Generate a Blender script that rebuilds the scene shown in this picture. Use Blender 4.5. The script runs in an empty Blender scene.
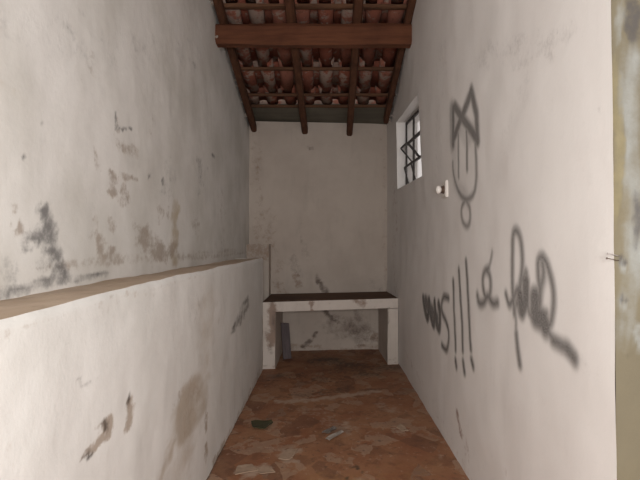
import bpy, bmesh, math, random
from mathutils import Vector, noise, Matrix
random.seed(7)
C = bpy.context.scene.collection
PI = math.pi
ST_LEFT = [
  (0,0.95,[(1.975,1.632),(2.018,1.532),(1.87,1.522)],0.041,0.023),
  (0,0.95,[(2.018,1.524),(2.07,1.427),(2.109,1.368)],0.046,0.024),
  (0,0.9,[(2.141,1.361),(1.921,1.349),(1.753,1.328)],0.053,0.019),
  (0,0.5,[(1.731,1.439),(1.753,1.356)],0.054,0.027),
  (0,0.4,[(1.948,1.42),(2.055,1.456)],0.057,0.031),
  (1,0.8,[(1.775,1.632),(1.787,1.605)],0.014,0.01),
  (1,0.8,[(1.775,1.563),(1.798,1.528),(1.845,1.543),(1.816,1.585)],0.015,0.011),
  (0,0.5,[(1.833,1.504),(1.87,1.478)],0.025,0.011),
  (0,1,[(2.634,2.182),(2.646,2.102),(2.848,2.142)],0.013,0.005),
  (1,0.6,[(2.659,2.146),(2.659,2.105)],0.038,0.026),
  (1,0.62,[(2.697,2.029),(2.791,2.014),(2.907,2.024)],0.084,0.038),
  (1,0.75,[(2.597,1.846),(2.597,1.765)],0.06,0.031),
  (1,0.7,[(2.75,1.813),(2.75,1.726)],0.054,0.032),
  (1,0.5,[(2.408,1.92),(2.408,1.859)],0.042,0.033),
  (1,0.7,[(2.777,1.87),(2.892,1.869)],0.058,0.017),
  (1,0.55,[(2.418,1.623),(2.429,1.557)],0.032,0.029),
  (1,0.85,[(2.45,1.529),(2.471,1.461),(2.55,1.435),(2.621,1.474)],0.046,0.02),
  (1,0.5,[(2.357,1.551),(2.357,1.528)],0.03,0.014),
  (1,0.6,[(2.573,1.611),(2.646,1.573)],0.037,0.031),
  (1,0.8,[(3.032,1.571),(3.082,1.488),(3.262,1.462)],0.105,0.043),
  (1,0.8,[(3.152,1.506),(3.38,1.407),(3.551,1.458)],0.161,0.053),
  (2,0.9,[(3.691,1.761),(3.667,1.637),(3.643,1.371)],0.072,0.043),
  (1,0.6,[(3.339,1.755),(3.339,1.67)],0.06,0.039),
  (1,0.5,[(3.506,1.734),(3.506,1.693)],0.044,0.027),
  (0,0.45,[(4.452,2.181),(4.452,1.989)],0.142,0.07),
  (1,0.5,[(4.218,1.715),(4.218,1.616)],0.096,0.05),
  (0,0.3,[(3.506,2.022),(3.463,1.833)],0.174,0.068),
  (1,0.35,[(3.152,2.266),(3.152,2.204)],0.071,0.049),
  (0,0.9,[(1.968,1.971),(1.975,1.969)],0.011,0.006),
  (0,0.9,[(1.839,1.821),(1.845,1.822)],0.012,0.006),
  (0,0.9,[(3.134,1.924),(3.134,1.912)],0.025,0.012),
  (0,0.9,[(3.4,1.927),(3.4,1.9)],0.029,0.013),
  (0,0.9,[(4.836,2.344),(4.878,2.342)],0.059,0.019),
  (2,0.4,[(1.737,2.041),(1.821,2.032)],0.057,0.014),
  (0,0.2,[(1.71,2.218),(2.357,2.42),(4.383,3.167)],0.316,0.043),
  (0,0.45,[(4.065,2.967),(4.187,2.961)],0.092,0.032),
  (1,0.4,[(2.357,2.415),(2.357,2.378)],0.03,0.023),
  (1,0.4,[(2.377,2.302),(2.397,2.28)],0.041,0.019),
  (1,0.35,[(2.235,2.271),(2.262,2.227)],0.036,0.035),
  (1,0.35,[(5.292,2.008),(5.394,1.595)],0.257,0.105),
  (1,0.5,[(2.697,1.405),(3.791,1.396),(6.375,1.4)],0.516,0.037),
  (0,0.8,[(2.174,1.342),(2.461,1.355)],0.114,0.014),
  (1,0.4,[(2.338,2.133),(2.338,2.105)],0.02,0.014),
  (1,0.35,[(2.833,1.744),(2.892,1.664)],0.044,0.028),
]
ST_LOW = [
  (1,1,[(1.78,0.882),(1.805,0.842),(1.726,0.827),(1.654,0.829)],0.046,0.017),
  (0,1.1,[(1.633,0.834),(1.668,0.813)],0.024,0.01),
  (0,1,[(1.765,0.888),(1.788,0.855)],0.02,0.01),
  (1,0.9,[(1.986,0.892),(2.006,0.839),(1.986,0.799)],0.035,0.02),
  (0,0.9,[(1.986,0.904),(1.986,0.885)],0.016,0.016),
  (2,1.2,[(2.864,0.652),(2.906,0.497)],0.276,0.085),
  (1,0.45,[(2.783,0.66),(2.906,0.508)],0.227,0.067),
  (2,0.6,[(2.994,0.613),(3.294,0.848),(3.24,1.113)],0.231,0.099),
  (2,0.65,[(2.823,0.47),(2.707,0.38),(2.635,0.255)],0.301,0.085),
  (2,0.8,[(2.534,0.526),(2.44,0.457),(2.353,0.402)],0.076,0.038),
  (1,0.8,[(3.24,0.414),(3.24,0.318)],0.04,0.032),
  (1,0.8,[(3.24,0.223),(3.24,0.16)],0.04,0.032),
  (0,0.75,[(4.82,0.952),(4.65,0.853),(4.296,0.809)],0.215,0.036),
  (0,0.5,[(1.594,1.091),(1.6,1.083)],0.013,0.006),
  (0,0.4,[(1.633,1.058),(1.704,1.052)],0.021,0.007),
  (1,0.3,[(1.797,1.31),(1.847,1.268)],0.051,0.021),
  (1,0.4,[(2.102,1.319),(2.196,1.276)],0.07,0.025),
  (1,0.5,[(6.274,0.811),(6.176,0.095)],0.199,0.244),
  (1,0.35,[(1.205,1.297),(1.475,1.303),(1.996,1.308),(3.088,1.306)],0.075,0.013),
  (0,0.2,[(3.088,1.161),(2.671,0.997)],0.209,0.067),
  (1,0.3,[(1.235,1.122),(1.235,0.977)],0.019,0.048),
  (1,0.8,[(3.467,0.018),(4.117,-0.018)],0.072,0.03),
  (1,0.55,[(3.498,-0.05),(5.067,-0.0),(5.989,0.02)],0.109,0.072),
]
ST_RIGHT = [
  (1,0.75,[(3.547,0.318),(3.494,0.267),(3.442,0.204)],0.034,0.021),
  (0,0.3,[(3.005,2.584),(1.974,2.29)],0.14,0.055),
  (0,0.35,[(1.695,1.952),(1.69,1.931)],0.024,0.02),
  (0,0.22,[(1.874,1.103),(1.76,1.058)],0.071,0.028),
  (0,0.18,[(4.468,0.221),(3.017,0.163)],0.222,0.099),
  (1,0.28,[(5.881,0.278),(3.227,0.019)],0.074,0.041),
  (1,0.3,[(3.319,0.224),(3.272,0.05)],0.093,0.065),
  (0,0.25,[(3.854,2.891),(4.195,2.026)],0.168,0.187),
  (1,0.35,[(2.611,0.353),(2.596,0.319)],0.044,0.026),
  (0,0.2,[(2.375,2.217),(2.667,1.939)],0.132,0.097),
  (1,0.3,[(6.62,2.071),(6.709,0.763)],0.223,0.392),
]
ST_BACK = [
  (0,0.95,[(-0.155,1.034),(-0.113,0.921),(-0.014,0.822)],0.028,0.042),
  (0,0.5,[(-0.506,1.247),(-0.394,1.064)],0.042,0.084),
  (1,0.6,[(-0.436,1.05),(-0.408,0.966)],0.056,0.07),
  (1,0.6,[(-0.728,0.94),(-0.645,0.827)],0.069,0.07),
  (1,0.45,[(-1.005,3.119),(-0.991,1.556)],0.069,0.223),
  (1,0.4,[(-0.922,1.905),(-0.742,1.136)],0.138,0.168),
  (0,1,[(-0.057,0.568),(0.028,0.468),(0.142,0.395)],0.035,0.028),
  (0,0.65,[(0.099,0.396),(0.312,0.308)],0.199,0.113),
  (0,0.65,[(0.484,0.391),(0.541,0.248)],0.115,0.142),
  (0,0.5,[(0.028,0.284),(0.627,0.161)],0.114,0.071),
  (0,1,[(-0.169,0.244),(-0.254,0.133),(-0.352,0.05)],0.028,0.028),
  (1,0.8,[(0.641,0.189),(0.742,0.087)],0.058,0.043),
  (1,0.55,[(-0.534,0.068),(0.099,-0.0),(0.742,0.045)],0.142,0.042),
  (1,0.3,[(0.512,3.15),(0.627,3.025),(0.771,3.013)],0.043,0.043),
  (0,0.7,[(-0.268,2.867),(-0.254,2.839)],0.021,0.021),
  (0,0.7,[(-0.226,2.853),(-0.211,2.839)],0.021,0.021),
  (0,0.3,[(-0.394,1.556),(-0.268,1.246)],0.042,0.113),
  (1,0.35,[(0.8,3.156),(0.814,0.986)],0.043,0.286),
  (0,0.25,[(0.627,0.987),(0.742,0.844)],0.086,0.071),
]
ST_FLOOR = [
  (1,0.9,[(-0.475,4.842),(-0.173,4.904),(0.168,5.033),(0.51,5.204)],0.039,0.058),
  (1,0.7,[(-0.32,3.626),(-0.241,3.509)],0.042,0.083),
  (1,0.85,[(-0.317,3.678),(-0.233,3.714)],0.036,0.071),
  (1,0.8,[(-0.592,3.355),(-0.438,3.385)],0.053,0.074),
  (1,0.6,[(0.141,4.227),(0.228,4.158)],0.049,0.091),
  (1,0.7,[(0.556,4.113),(0.592,4.026)],0.032,0.065),
  (1,0.5,[(-0.485,3.75),(-0.275,3.696)],0.058,0.027),
  (0,0.8,[(0.147,3.415),(0.189,3.446),(0.224,3.355)],0.013,0.023),
  (0,0.7,[(0.104,3.326),(0.128,3.255)],0.013,0.028),
  (0,0.5,[(-0.278,5.066),(0.175,5.24)],0.141,0.103),
  (0,0.6,[(0.798,6.071),(0.025,6.483)],0.246,0.306),
  (1,0.55,[(0.484,4.752),(0.598,4.554)],0.055,0.084),
  (1,0.5,[(-0.253,4.608),(-0.054,4.554)],0.072,0.082),
  (1,0.45,[(-0.026,4.347),(0.136,4.069)],0.058,0.092),
  (2,0.5,[(0.677,3.385),(0.338,3.312),(-0.051,3.269)],0.13,0.115),
  (0,0.5,[(-0.481,5.709),(0.485,5.885)],0.136,0.218),
  (1,0.4,[(0.796,3.626),(0.774,3.462)],0.014,0.082),
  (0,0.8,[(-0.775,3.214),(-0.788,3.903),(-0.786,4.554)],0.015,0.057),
  (1,0.5,[(0.933,4.665),(0.964,4.554)],0.045,0.055),
]
ST_JAMB = [
  (2,0.9,[(0.985,2.081),(0.96,1.97),(0.972,1.797),(0.985,1.449)],0.025,0.095),
  (2,0.7,[(0.947,2.239),(0.941,2.182)],0.013,0.044),
  (1,0.9,[(0.922,1.986),(0.934,1.828),(0.928,1.67)],0.016,0.079),
  (0,1,[(0.988,2.254),(0.985,2.207)],0.025,0.044),
  (0,0.9,[(0.985,1.623),(0.988,1.544)],0.019,0.038),
  (2,0.6,[(0.96,1.513),(0.947,1.229)],0.025,0.063),
  (2,0.8,[(0.979,1.229),(0.985,1.184)],0.016,0.025),
  (2,1,[(0.934,1.437),(0.941,1.424)],0.006,0.013),
  (2,1,[(0.931,1.317),(0.938,1.304)],0.006,0.009),
  (0,1,[(0.934,1.456),(0.941,1.443)],0.003,0.009),
  (0,1,[(0.931,1.33),(0.938,1.32)],0.003,0.006),
  (0,0.3,[(0.909,2.254),(0.915,2.081)],0.016,0.063),
]
ST_BENCH = [
  (1,0.8,[(-0.218,0.796),(-0.206,0.711)],0.012,0.049),
  (1,0.8,[(-0.182,0.796),(-0.182,0.711)],0.012,0.049),
  (1,0.7,[(0.344,0.824),(0.419,0.773)],0.075,0.049),
  (1,1,[(-0.672,0.684),(-0.636,0.407)],0.071,0.144),
  (0,0.6,[(-0.648,0.612),(-0.625,0.491)],0.035,0.072),
  (0,0.5,[(-0.696,0.253),(-0.684,0.205)],0.024,0.036),
  (1,0.6,[(-0.719,0.038),(-0.66,0.036)],0.059,0.024),
  (1,0.5,[(0.796,0.058),(0.872,0.031)],0.063,0.025),
  (0,0.9,[(0.745,0.668),(0.745,0.532)],0.013,0.037),
]
G_FIGURE = [
  (0.06,0.3,[(3.505,2.391),(3.254,2.167),(3.051,2.201)]),
  (0.06,0.25,[(3.542,2.205),(3.552,2.152),(3.569,2.074),(3.577,1.992),(3.563,1.925),(3.507,1.879),(3.426,1.845),(3.349,1.82),(3.299,1.803)]),
  (0.034,0.75,[(3.53,2.44),(3.586,2.203)]),
  (0.034,0.75,[(3.495,2.442),(3.238,2.263),(3.019,2.116)]),
  (0.034,0.75,[(3.571,2.233),(3.335,2.327),(3.112,2.434)]),
  (0.034,0.75,[(3.112,2.434),(3.029,2.27),(3.02,2.11)]),
  (0.016,0.85,[(3.428,2.235),(3.481,1.958)]),
  (0.018,0.9,[(3.246,2.216),(3.263,1.98)]),
  (0.022,0.75,[(3.603,2.074),(3.602,2.056),(3.601,2.03),(3.597,2.001),(3.588,1.972),(3.573,1.943),(3.555,1.913),(3.528,1.883),(3.492,1.857),(3.448,1.834),(3.398,1.813),(3.346,1.798),(3.299,1.789),(3.252,1.786),(3.206,1.79),(3.165,1.798),(3.132,1.812),(3.108,1.832),(3.092,1.858),(3.08,1.888),(3.07,1.923),(3.064,1.968),(3.062,2.023),(3.063,2.074),(3.063,2.11)]),
  (0.022,0.7,[(3.299,1.793),(3.322,1.784),(3.356,1.772),(3.39,1.757),(3.412,1.74),(3.418,1.72),(3.414,1.697),(3.403,1.674),(3.389,1.655),(3.37,1.64),(3.346,1.627),(3.321,1.619),(3.299,1.615),(3.278,1.617),(3.257,1.624),(3.239,1.635),(3.227,1.648),(3.22,1.665),(3.217,1.686),(3.219,1.707),(3.227,1.727),(3.244,1.745),(3.27,1.763),(3.295,1.779),(3.313,1.79)]),
  (0.07,0.5,[(3.558,2.426),(3.592,2.215)]),
]
G_WORD_LEFT = [
  (0.036,1,[(4.778,0.993),(4.767,0.977),(4.751,0.954),(4.731,0.93),(4.705,0.907),(4.669,0.885),(4.626,0.862),(4.584,0.845),(4.55,0.84),(4.525,0.853),(4.506,0.88),(4.493,0.91),(4.484,0.935),(4.485,0.957),(4.494,0.98),(4.502,0.997),(4.5,0.999),(4.485,0.982),(4.461,0.951),(4.433,0.915),(4.404,0.887),(4.374,0.864),(4.34,0.842),(4.308,0.827),(4.283,0.825),(4.265,0.843),(4.251,0.876),(4.243,0.912),(4.239,0.941),(4.244,0.966),(4.257,0.99),(4.268,1.006),(4.268,1.006),(4.251,0.981),(4.225,0.938),(4.195,0.892),(4.167,0.859),(4.141,0.839),(4.114,0.827),(4.089,0.823),(4.072,0.829),(4.061,0.85),(4.056,0.884),(4.055,0.92),(4.058,0.95),(4.068,0.971),(4.084,0.989),(4.101,1.002),(4.112,1.012)]),
  (0.06,0.75,[(4.67,0.97),(4.373,0.917),(4.167,0.889)]),
  (0.024,0.95,[(3.786,1.098),(3.815,1.098),(3.859,1.098),(3.905,1.096),(3.942,1.09),(3.967,1.079),(3.986,1.065),(3.998,1.048),(4.006,1.031),(4.008,1.013),(4.005,0.995),(3.996,0.977),(3.98,0.961),(3.955,0.947),(3.921,0.936),(3.886,0.925),(3.856,0.912),(3.831,0.898),(3.807,0.883),(3.787,0.867),(3.774,0.85),(3.769,0.83),(3.77,0.807),(3.776,0.785),(3.786,0.764),(3.8,0.745),(3.82,0.725),(3.843,0.708),(3.868,0.697),(3.899,0.695),(3.935,0.699),(3.969,0.705),(3.993,0.709)]),
  (0.022,1,[(3.663,1.233),(3.599,0.946),(3.568,0.762)]),
  (0.024,1,[(3.568,0.683),(3.547,0.649)]),
  (0.022,1,[(3.497,1.322),(3.42,1.024),(3.374,0.797)]),
  (0.024,1,[(3.364,0.723),(3.337,0.663)]),
  (0.022,1,[(3.31,1.385),(3.241,1.073),(3.183,0.846)]),
  (0.024,1,[(3.175,0.778),(3.143,0.748)]),
]
G_LETTER = [
  (0.012,0.8,[(2.795,1.454),(2.821,1.408),(2.853,1.359)]),
  (0.022,0.85,[(2.853,1.365),(2.869,1.36),(2.892,1.353),(2.916,1.344),(2.934,1.333),(2.945,1.32),(2.953,1.306),(2.956,1.29),(2.955,1.273),(2.95,1.255),(2.94,1.236),(2.927,1.218),(2.914,1.206),(2.898,1.199),(2.879,1.197),(2.861,1.199),(2.847,1.204),(2.835,1.215),(2.825,1.23),(2.818,1.247),(2.814,1.263),(2.815,1.279),(2.819,1.296),(2.825,1.311),(2.834,1.324),(2.846,1.334),(2.861,1.342),(2.876,1.348),(2.887,1.353)]),
  (0.026,0.85,[(3.065,1.191),(3.059,1.182),(3.052,1.169),(3.041,1.157),(3.028,1.15),(3.009,1.148),(2.987,1.149),(2.964,1.153),(2.941,1.16),(2.92,1.171),(2.898,1.186),(2.878,1.199),(2.86,1.207),(2.845,1.206),(2.832,1.2),(2.82,1.192),(2.808,1.186),(2.796,1.182),(2.783,1.179),(2.771,1.177),(2.758,1.177),(2.743,1.179),(2.728,1.183),(2.714,1.187),(2.704,1.189)]),
]
G_WORD_RIGHT = [
  (0.02,0.9,[(2.578,1.245),(2.571,1.235),(2.56,1.22),(2.547,1.207),(2.534,1.2),(2.52,1.203),(2.505,1.212),(2.489,1.223),(2.475,1.234),(2.462,1.245),(2.45,1.258),(2.438,1.27),(2.427,1.28),(2.414,1.287),(2.4,1.292),(2.388,1.296),(2.38,1.298)]),
  (0.022,0.85,[(2.459,1.164),(2.464,1.184),(2.471,1.213),(2.478,1.247),(2.483,1.282),(2.486,1.319),(2.488,1.359),(2.488,1.399),(2.488,1.434),(2.486,1.466),(2.484,1.496),(2.481,1.521),(2.475,1.541),(2.467,1.554),(2.457,1.561),(2.446,1.564),(2.435,1.564),(2.422,1.56),(2.408,1.552),(2.395,1.54),(2.384,1.525),(2.375,1.504),(2.368,1.478),(2.363,1.451),(2.361,1.423),(2.364,1.394),(2.37,1.364),(2.379,1.333),(2.388,1.305),(2.398,1.278),(2.411,1.252),(2.422,1.229),(2.431,1.212)]),
  (0.011,0.85,[(2.451,1.24),(2.439,1.122),(2.443,1.061)]),
  (0.02,0.95,[(2.435,1.07),(2.411,0.978)]),
  (0.022,0.95,[(2.419,1.006),(2.392,0.936)]),
  (0.018,0.85,[(2.321,1.375),(2.332,1.363),(2.348,1.346),(2.366,1.326),(2.38,1.306),(2.391,1.284),(2.401,1.259),(2.408,1.235),(2.411,1.215),(2.408,1.198),(2.401,1.183),(2.391,1.173),(2.38,1.167),(2.368,1.168),(2.353,1.173),(2.339,1.183),(2.328,1.196),(2.32,1.214),(2.313,1.236),(2.309,1.261),(2.306,1.284),(2.307,1.309),(2.309,1.338),(2.313,1.361),(2.313,1.368),(2.311,1.352),(2.308,1.32),(2.303,1.284),(2.299,1.256),(2.296,1.238),(2.293,1.223),(2.29,1.212),(2.285,1.201),(2.278,1.193),(2.268,1.186),(2.26,1.181),(2.254,1.178)]),
  (0.036,0.85,[(2.388,1.261),(2.365,1.191),(2.321,1.239),(2.321,1.325)]),
  (0.026,0.85,[(2.204,1.296),(2.212,1.291),(2.223,1.283),(2.235,1.274),(2.244,1.262),(2.249,1.246),(2.251,1.227),(2.252,1.208),(2.25,1.192),(2.247,1.18),(2.241,1.17),(2.233,1.163),(2.224,1.162),(2.211,1.167),(2.195,1.176),(2.18,1.189),(2.172,1.203),(2.17,1.22),(2.172,1.24),(2.178,1.26),(2.184,1.275),(2.193,1.283),(2.205,1.288),(2.216,1.29),(2.224,1.291)]),
  (0.045,0.85,[(2.224,1.264),(2.21,1.184),(2.134,1.182),(2.11,1.16)]),
  (0.021,0.9,[(2.181,1.175),(2.177,1.195),(2.172,1.224),(2.167,1.255),(2.165,1.283),(2.168,1.308),(2.174,1.333),(2.181,1.355),(2.184,1.375),(2.185,1.392),(2.185,1.407),(2.182,1.419),(2.178,1.429),(2.171,1.437),(2.162,1.443),(2.151,1.446),(2.14,1.446),(2.129,1.442),(2.117,1.435),(2.104,1.425),(2.092,1.413),(2.08,1.396),(2.067,1.375),(2.055,1.353),(2.046,1.333),(2.04,1.314),(2.036,1.296),(2.035,1.277),(2.035,1.259),(2.038,1.24),(2.043,1.221),(2.049,1.203),(2.057,1.187),(2.067,1.174),(2.079,1.164),(2.091,1.156),(2.104,1.15),(2.12,1.148),(2.138,1.149),(2.153,1.152),(2.159,1.158),(2.152,1.17),(2.135,1.186),(2.116,1.202),(2.104,1.212)]),
  (0.03,0.75,[(2.14,1.424),(2.137,1.416),(2.133,1.405),(2.129,1.392),(2.128,1.378),(2.132,1.364),(2.14,1.349),(2.149,1.333),(2.156,1.317),(2.161,1.302),(2.165,1.286),(2.169,1.273),(2.172,1.263)]),
  (0.02,0.9,[(2.104,1.161),(2.066,1.131),(2.018,1.113)]),
  (0.026,0.95,[(2.041,1.115),(2.026,1.113),(2.006,1.112),(1.984,1.11),(1.965,1.108),(1.948,1.108),(1.933,1.108),(1.919,1.108),(1.91,1.108)]),
  (0.028,1,[(1.927,1.107),(1.885,1.092),(1.862,1.081)]),
]

# ---------------------------------------------------------------- helpers
def link(name, me, mats, parent=None):
    o = bpy.data.objects.new(name, me); C.objects.link(o)
    for m in (mats if isinstance(mats, (list, tuple)) else [mats]): me.materials.append(m)
    if parent: o.parent = parent
    return o
def obj(name, bm, mats, parent=None, smooth=False):
    me = bpy.data.meshes.new(name)
    bmesh.ops.recalc_face_normals(bm, faces=bm.faces)
    bm.to_mesh(me); bm.free()
    if smooth:
        for p in me.polygons: p.use_smooth = True
    return link(name, me, mats, parent)
def tag(o, label, cat, group=None):
    o['label'] = label; o['category'] = cat
    if group: o['group'] = group
    return o
def struct(o):
    o['kind'] = 'structure'; return o
def empty(name, loc):
    o = bpy.data.objects.new(name, None); C.objects.link(o); o.location = loc; return o
def hexa(bm, pts, mat=0):
    """eight corners: bottom ring then top ring"""
    v = [bm.verts.new(p) for p in pts]
    for f in ((0,1,2,3),(7,6,5,4),(0,4,5,1),(1,5,6,2),(2,6,7,3),(3,7,4,0)):
        fc = bm.faces.new([v[i] for i in f]); fc.material_index = mat
    return v
def boxb(bm, x0,x1,y0,y1,z0,z1, mat=0):
    return hexa(bm, [(x0,y0,z0),(x1,y0,z0),(x1,y1,z0),(x0,y1,z0),(x0,y0,z1),(x1,y0,z1),(x1,y1,z1),(x0,y1,z1)], mat)
def nz(p, s=1.0): return noise.noise(Vector(p)*s)

def stain_eval(lst, u, v):
    """how much mould / bare render / damp there is at wall position u, v (metres)"""
    out = [0.0, 0.0, 0.0]
    for k, st, pts, ru, rv in lst:
        ru = max(ru, .012); rv = max(rv, .009)
        us = [p[0] for p in pts]; vs = [p[1] for p in pts]
        if u < min(us)-2*ru or u > max(us)+2*ru or v < min(vs)-2*rv or v > max(vs)+2*rv: continue
        best = 9.0
        u_, v_ = u, v
        u = u_ + .9*ru*nz((u_/ru*.55, v_/rv*.55, len(pts)+st)) + .45*ru*nz((u_/ru*1.6, v_/rv*1.6, 7))
        v = v_ + .9*rv*nz((u_/ru*.55, v_/rv*.55, 31+st)) + .45*rv*nz((u_/ru*1.6, v_/rv*1.6, 17))
        for a, b in zip(pts[:-1], pts[1:]):
            ax, ay = a[0]/ru, a[1]/rv; bx, by = b[0]/ru, b[1]/rv; px, py = u/ru, v/rv
            dx, dy = bx-ax, by-ay; L = dx*dx+dy*dy
            t = 0 if L == 0 else max(0, min(1, ((px-ax)*dx+(py-ay)*dy)/L))
            d = math.hypot(px-ax-t*dx, py-ay-t*dy)
            if d < best: best = d
        u, v = u_, v_
        w = max(0.0, min(1.0, (2.0-best)/1.8))
        w = w*w*(3-2*w) * st * (.85 + .45*nz((u/ru*.8+3, v/rv*.8, 5)))
        if w > out[k]: out[k] = w
    return out

def grid(bm, us, vs, fn, stains=None, suv=None, keep=None, mat=0, layer=None, flip=False):
    """a plaster surface as a fine grid; fn(u,v) -> point"""
    V = {}
    def get(i, j):
        if (i, j) not in V:
            v = bm.verts.new(fn(us[i], vs[j])); V[(i, j)] = v
        return V[(i, j)]
    S = {}
    for i in range(len(us)-1):
        for j in range(len(vs)-1):
            if keep and not keep((us[i]+us[i+1])/2, (vs[j]+vs[j+1])/2): continue
            ij = [(i,j),(i+1,j),(i+1,j+1),(i,j+1)]
            f = bm.faces.new([get(*q) for q in ij]); f.material_index = mat; f.smooth = True
            if layer is not None:
                for lp, q in zip(f.loops, ij):
                    if q not in S:
                        if stains:
                            uu, vv = (suv(us[q[0]], vs[q[1]]) if suv else (us[q[0]], vs[q[1]]))
                            S[q] = tuple(stain_eval(stains, uu, vv)) + (1.0,)
                        else: S[q] = (0,0,0,1)
                    lp[layer] = S[q]
def lin(a, b, step):
    n = max(1, round(abs(b-a)/step)); return [a+(b-a)*i/n for i in range(n+1)]
def newbm():
    bm = bmesh.new(); lay = bm.loops.layers.float_color.new('stain'); return bm, lay

# ---------------------------------------------------------------- materials
def mat(name):
    m = bpy.data.materials.new(name); m.use_nodes = True
    return m, m.node_tree, m.node_tree.nodes['Principled BSDF']
def N(nt, t, **kw):
    n = nt.nodes.new(t)
    for k, v in kw.items():
        if hasattr(n, k) and k not in n.inputs: setattr(n, k, v)
        else: n.inputs[k].default_value = v
    return n
def noise_n(nt, vec, scale, detail=4, rough=.55):
    n = N(nt, 'ShaderNodeTexNoise'); n.inputs['Scale'].default_value = scale
    n.inputs['Detail'].default_value = detail; n.inputs['Roughness'].default_value = rough
    nt.links.new(vec, n.inputs['Vector']); return n.outputs['Fac']
def math_n(nt, op, a, b=None, clamp=False):
    n = nt.nodes.new('ShaderNodeMath'); n.operation = op; n.use_clamp = clamp
    for i, x in enumerate((a, b)):
        if x is None: continue
        if isinstance(x, (int, float)): n.inputs[i].default_value = x
        else: nt.links.new(x, n.inputs[i])
    return n.outputs[0]
def rng(nt, x, a, b, c=0., d=1.):
    n = nt.nodes.new('ShaderNodeMapRange'); n.inputs['From Min'].default_value = a; n.inputs['From Max'].default_value = b
    n.inputs['To Min'].default_value = c; n.inputs['To Max'].default_value = d; n.interpolation_type = 'SMOOTHSTEP'
    nt.links.new(x, n.inputs['Value']); return n.outputs['Result']
def mixc(nt, f, a, b):
    n = nt.nodes.new('ShaderNodeMix'); n.data_type = 'RGBA'
    for i, x in ((0, f), (6, a), (7, b)):
        if isinstance(x, (int, float)): n.inputs[i].default_value = x
        elif isinstance(x, tuple): n.inputs[i].default_value = (*x, 1)
        else: nt.links.new(x, n.inputs[i])
    return n.outputs[2]
def coords(nt, sc=(1,1,1)):
    t = nt.nodes.new('ShaderNodeTexCoord'); mp = nt.nodes.new('ShaderNodeMapping'); mp.inputs['Scale'].default_value = sc
    nt.links.new(t.outputs['Object'], mp.inputs['Vector']); return mp.outputs['Vector']
def bump(nt, bs, h, strength=.3, dist=.01):
    b = nt.nodes.new('ShaderNodeBump'); b.inputs['Strength'].default_value = strength; b.inputs['Distance'].default_value = dist
    nt.links.new(h, b.inputs['Height']); nt.links.new(b.outputs[0], bs.inputs['Normal'])

def stained(name, base, base2, c0, c1, c2, rough=.9, grime=.25, dust=None, n_amt=.75, bs_strength=.35):
    """limewashed plaster: base colour varied by noise, the three stain colours where the wall has them"""
    m, nt, b = mat(name)
    v = coords(nt); vs = coords(nt, (1.6, 1.6, .45))
    n1 = noise_n(nt, v, 1.7, 5, .6); n2 = noise_n(nt, v, 14, 6, .65); n3 = noise_n(nt, vs, 5, 4); n4 = noise_n(nt, v, 55, 4, .6)
    col = mixc(nt, rng(nt, n1, .35, .7), base, base2)
    col = mixc(nt, math_n(nt, 'MULTIPLY', rng(nt, n3, .52, .75), grime), col, tuple(x*.68 for x in base2))
    col = mixc(nt, math_n(nt, 'MULTIPLY', rng(nt, n2, .60, .72), grime*.7), col, tuple(x*.6 for x in base2))
    a = nt.nodes.new('ShaderNodeAttribute'); a.attribute_name = 'stain'
    sep = nt.nodes.new('ShaderNodeSeparateColor'); nt.links.new(a.outputs['Color'], sep.inputs[0])
    k = math_n(nt, 'ADD', math_n(nt, 'MULTIPLY', math_n(nt, 'SUBTRACT', n2, .5), n_amt*1.6), math_n(nt, 'MULTIPLY', math_n(nt, 'SUBTRACT', n4, .5), n_amt*.8))
    hh = None
    for ch, cc in ((2, c2), (1, c1), (0, c0)):
        w = math_n(nt, 'MULTIPLY', rng(nt, math_n(nt, 'ADD', sep.outputs[ch], math_n(nt, 'MULTIPLY', math_n(nt, 'MULTIPLY', k, .4 if ch == 2 else 1.), rng(nt, sep.outputs[ch], 0, .25))), *((.1, 1.05) if ch != 1 else (.22, .8))), .85)
        cn = mixc(nt, n2, tuple(x*.75 for x in cc), tuple(min(1, x*1.25) for x in cc))
        col = mixc(nt, w, col, cn)
        if ch == 1: hh = w
    nt.links.new(col, b.inputs['Base Color']); b.inputs['Roughness'].default_value = rough
    b.inputs['Specular IOR Level'].default_value = .2
    h = math_n(nt, 'ADD', math_n(nt, 'MULTIPLY', n2, .6), math_n(nt, 'MULTIPLY', n4, .25))
    h = math_n(nt, 'SUBTRACT', h, math_n(nt, 'MULTIPLY', hh, .35))
    bump(nt, b, h, bs_strength, .012)
    return m
M = {}
WB = (.745, .725, .695); WB2 = (.62, .60, .56)
M['plaster'] = stained('plaster_white', WB, WB2, (.13,.125,.125), (.38,.32,.27), (.44,.36,.25), grime=.12, bs_strength=.22)
M['plaster_low'] = stained('plaster_low_wall', (.77,.76,.735), (.69,.68,.65), (.06,.045,.035), (.37,.30,.24), (.45,.38,.30), grime=.15, bs_strength=.22)
M['plaster_right'] = stained('plaster_right_wall', (.79,.765,.745), (.75,.72,.70), (.33,.31,.30), (.30,.19,.15), (.42,.34,.22), grime=.10, bs_strength=.15)
M['plaster_back'] = stained('plaster_back_wall', (.53,.465,.41), (.47,.405,.355), (.12,.09,.075), (.30,.22,.17), (.42,.34,.22), grime=.2)
M['ledge'] = stained('ledge_cement', (.58,.47,.37), (.48,.375,.28), (.15,.13,.12), (.42,.36,.3), (.3,.2,.1), grime=.4)
M['bench_top'] = stained('bench_top_cement', (.13,.075,.05), (.09,.055,.04), (.10,.08,.07), (.3,.22,.17), (.3,.2,.1), grime=.4)
M['bench'] = stained('bench_whitewash', (.62,.56,.51), (.54,.48,.43), (.10,.08,.07), (.26,.18,.14), (.3,.2,.1), grime=.3)
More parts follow.
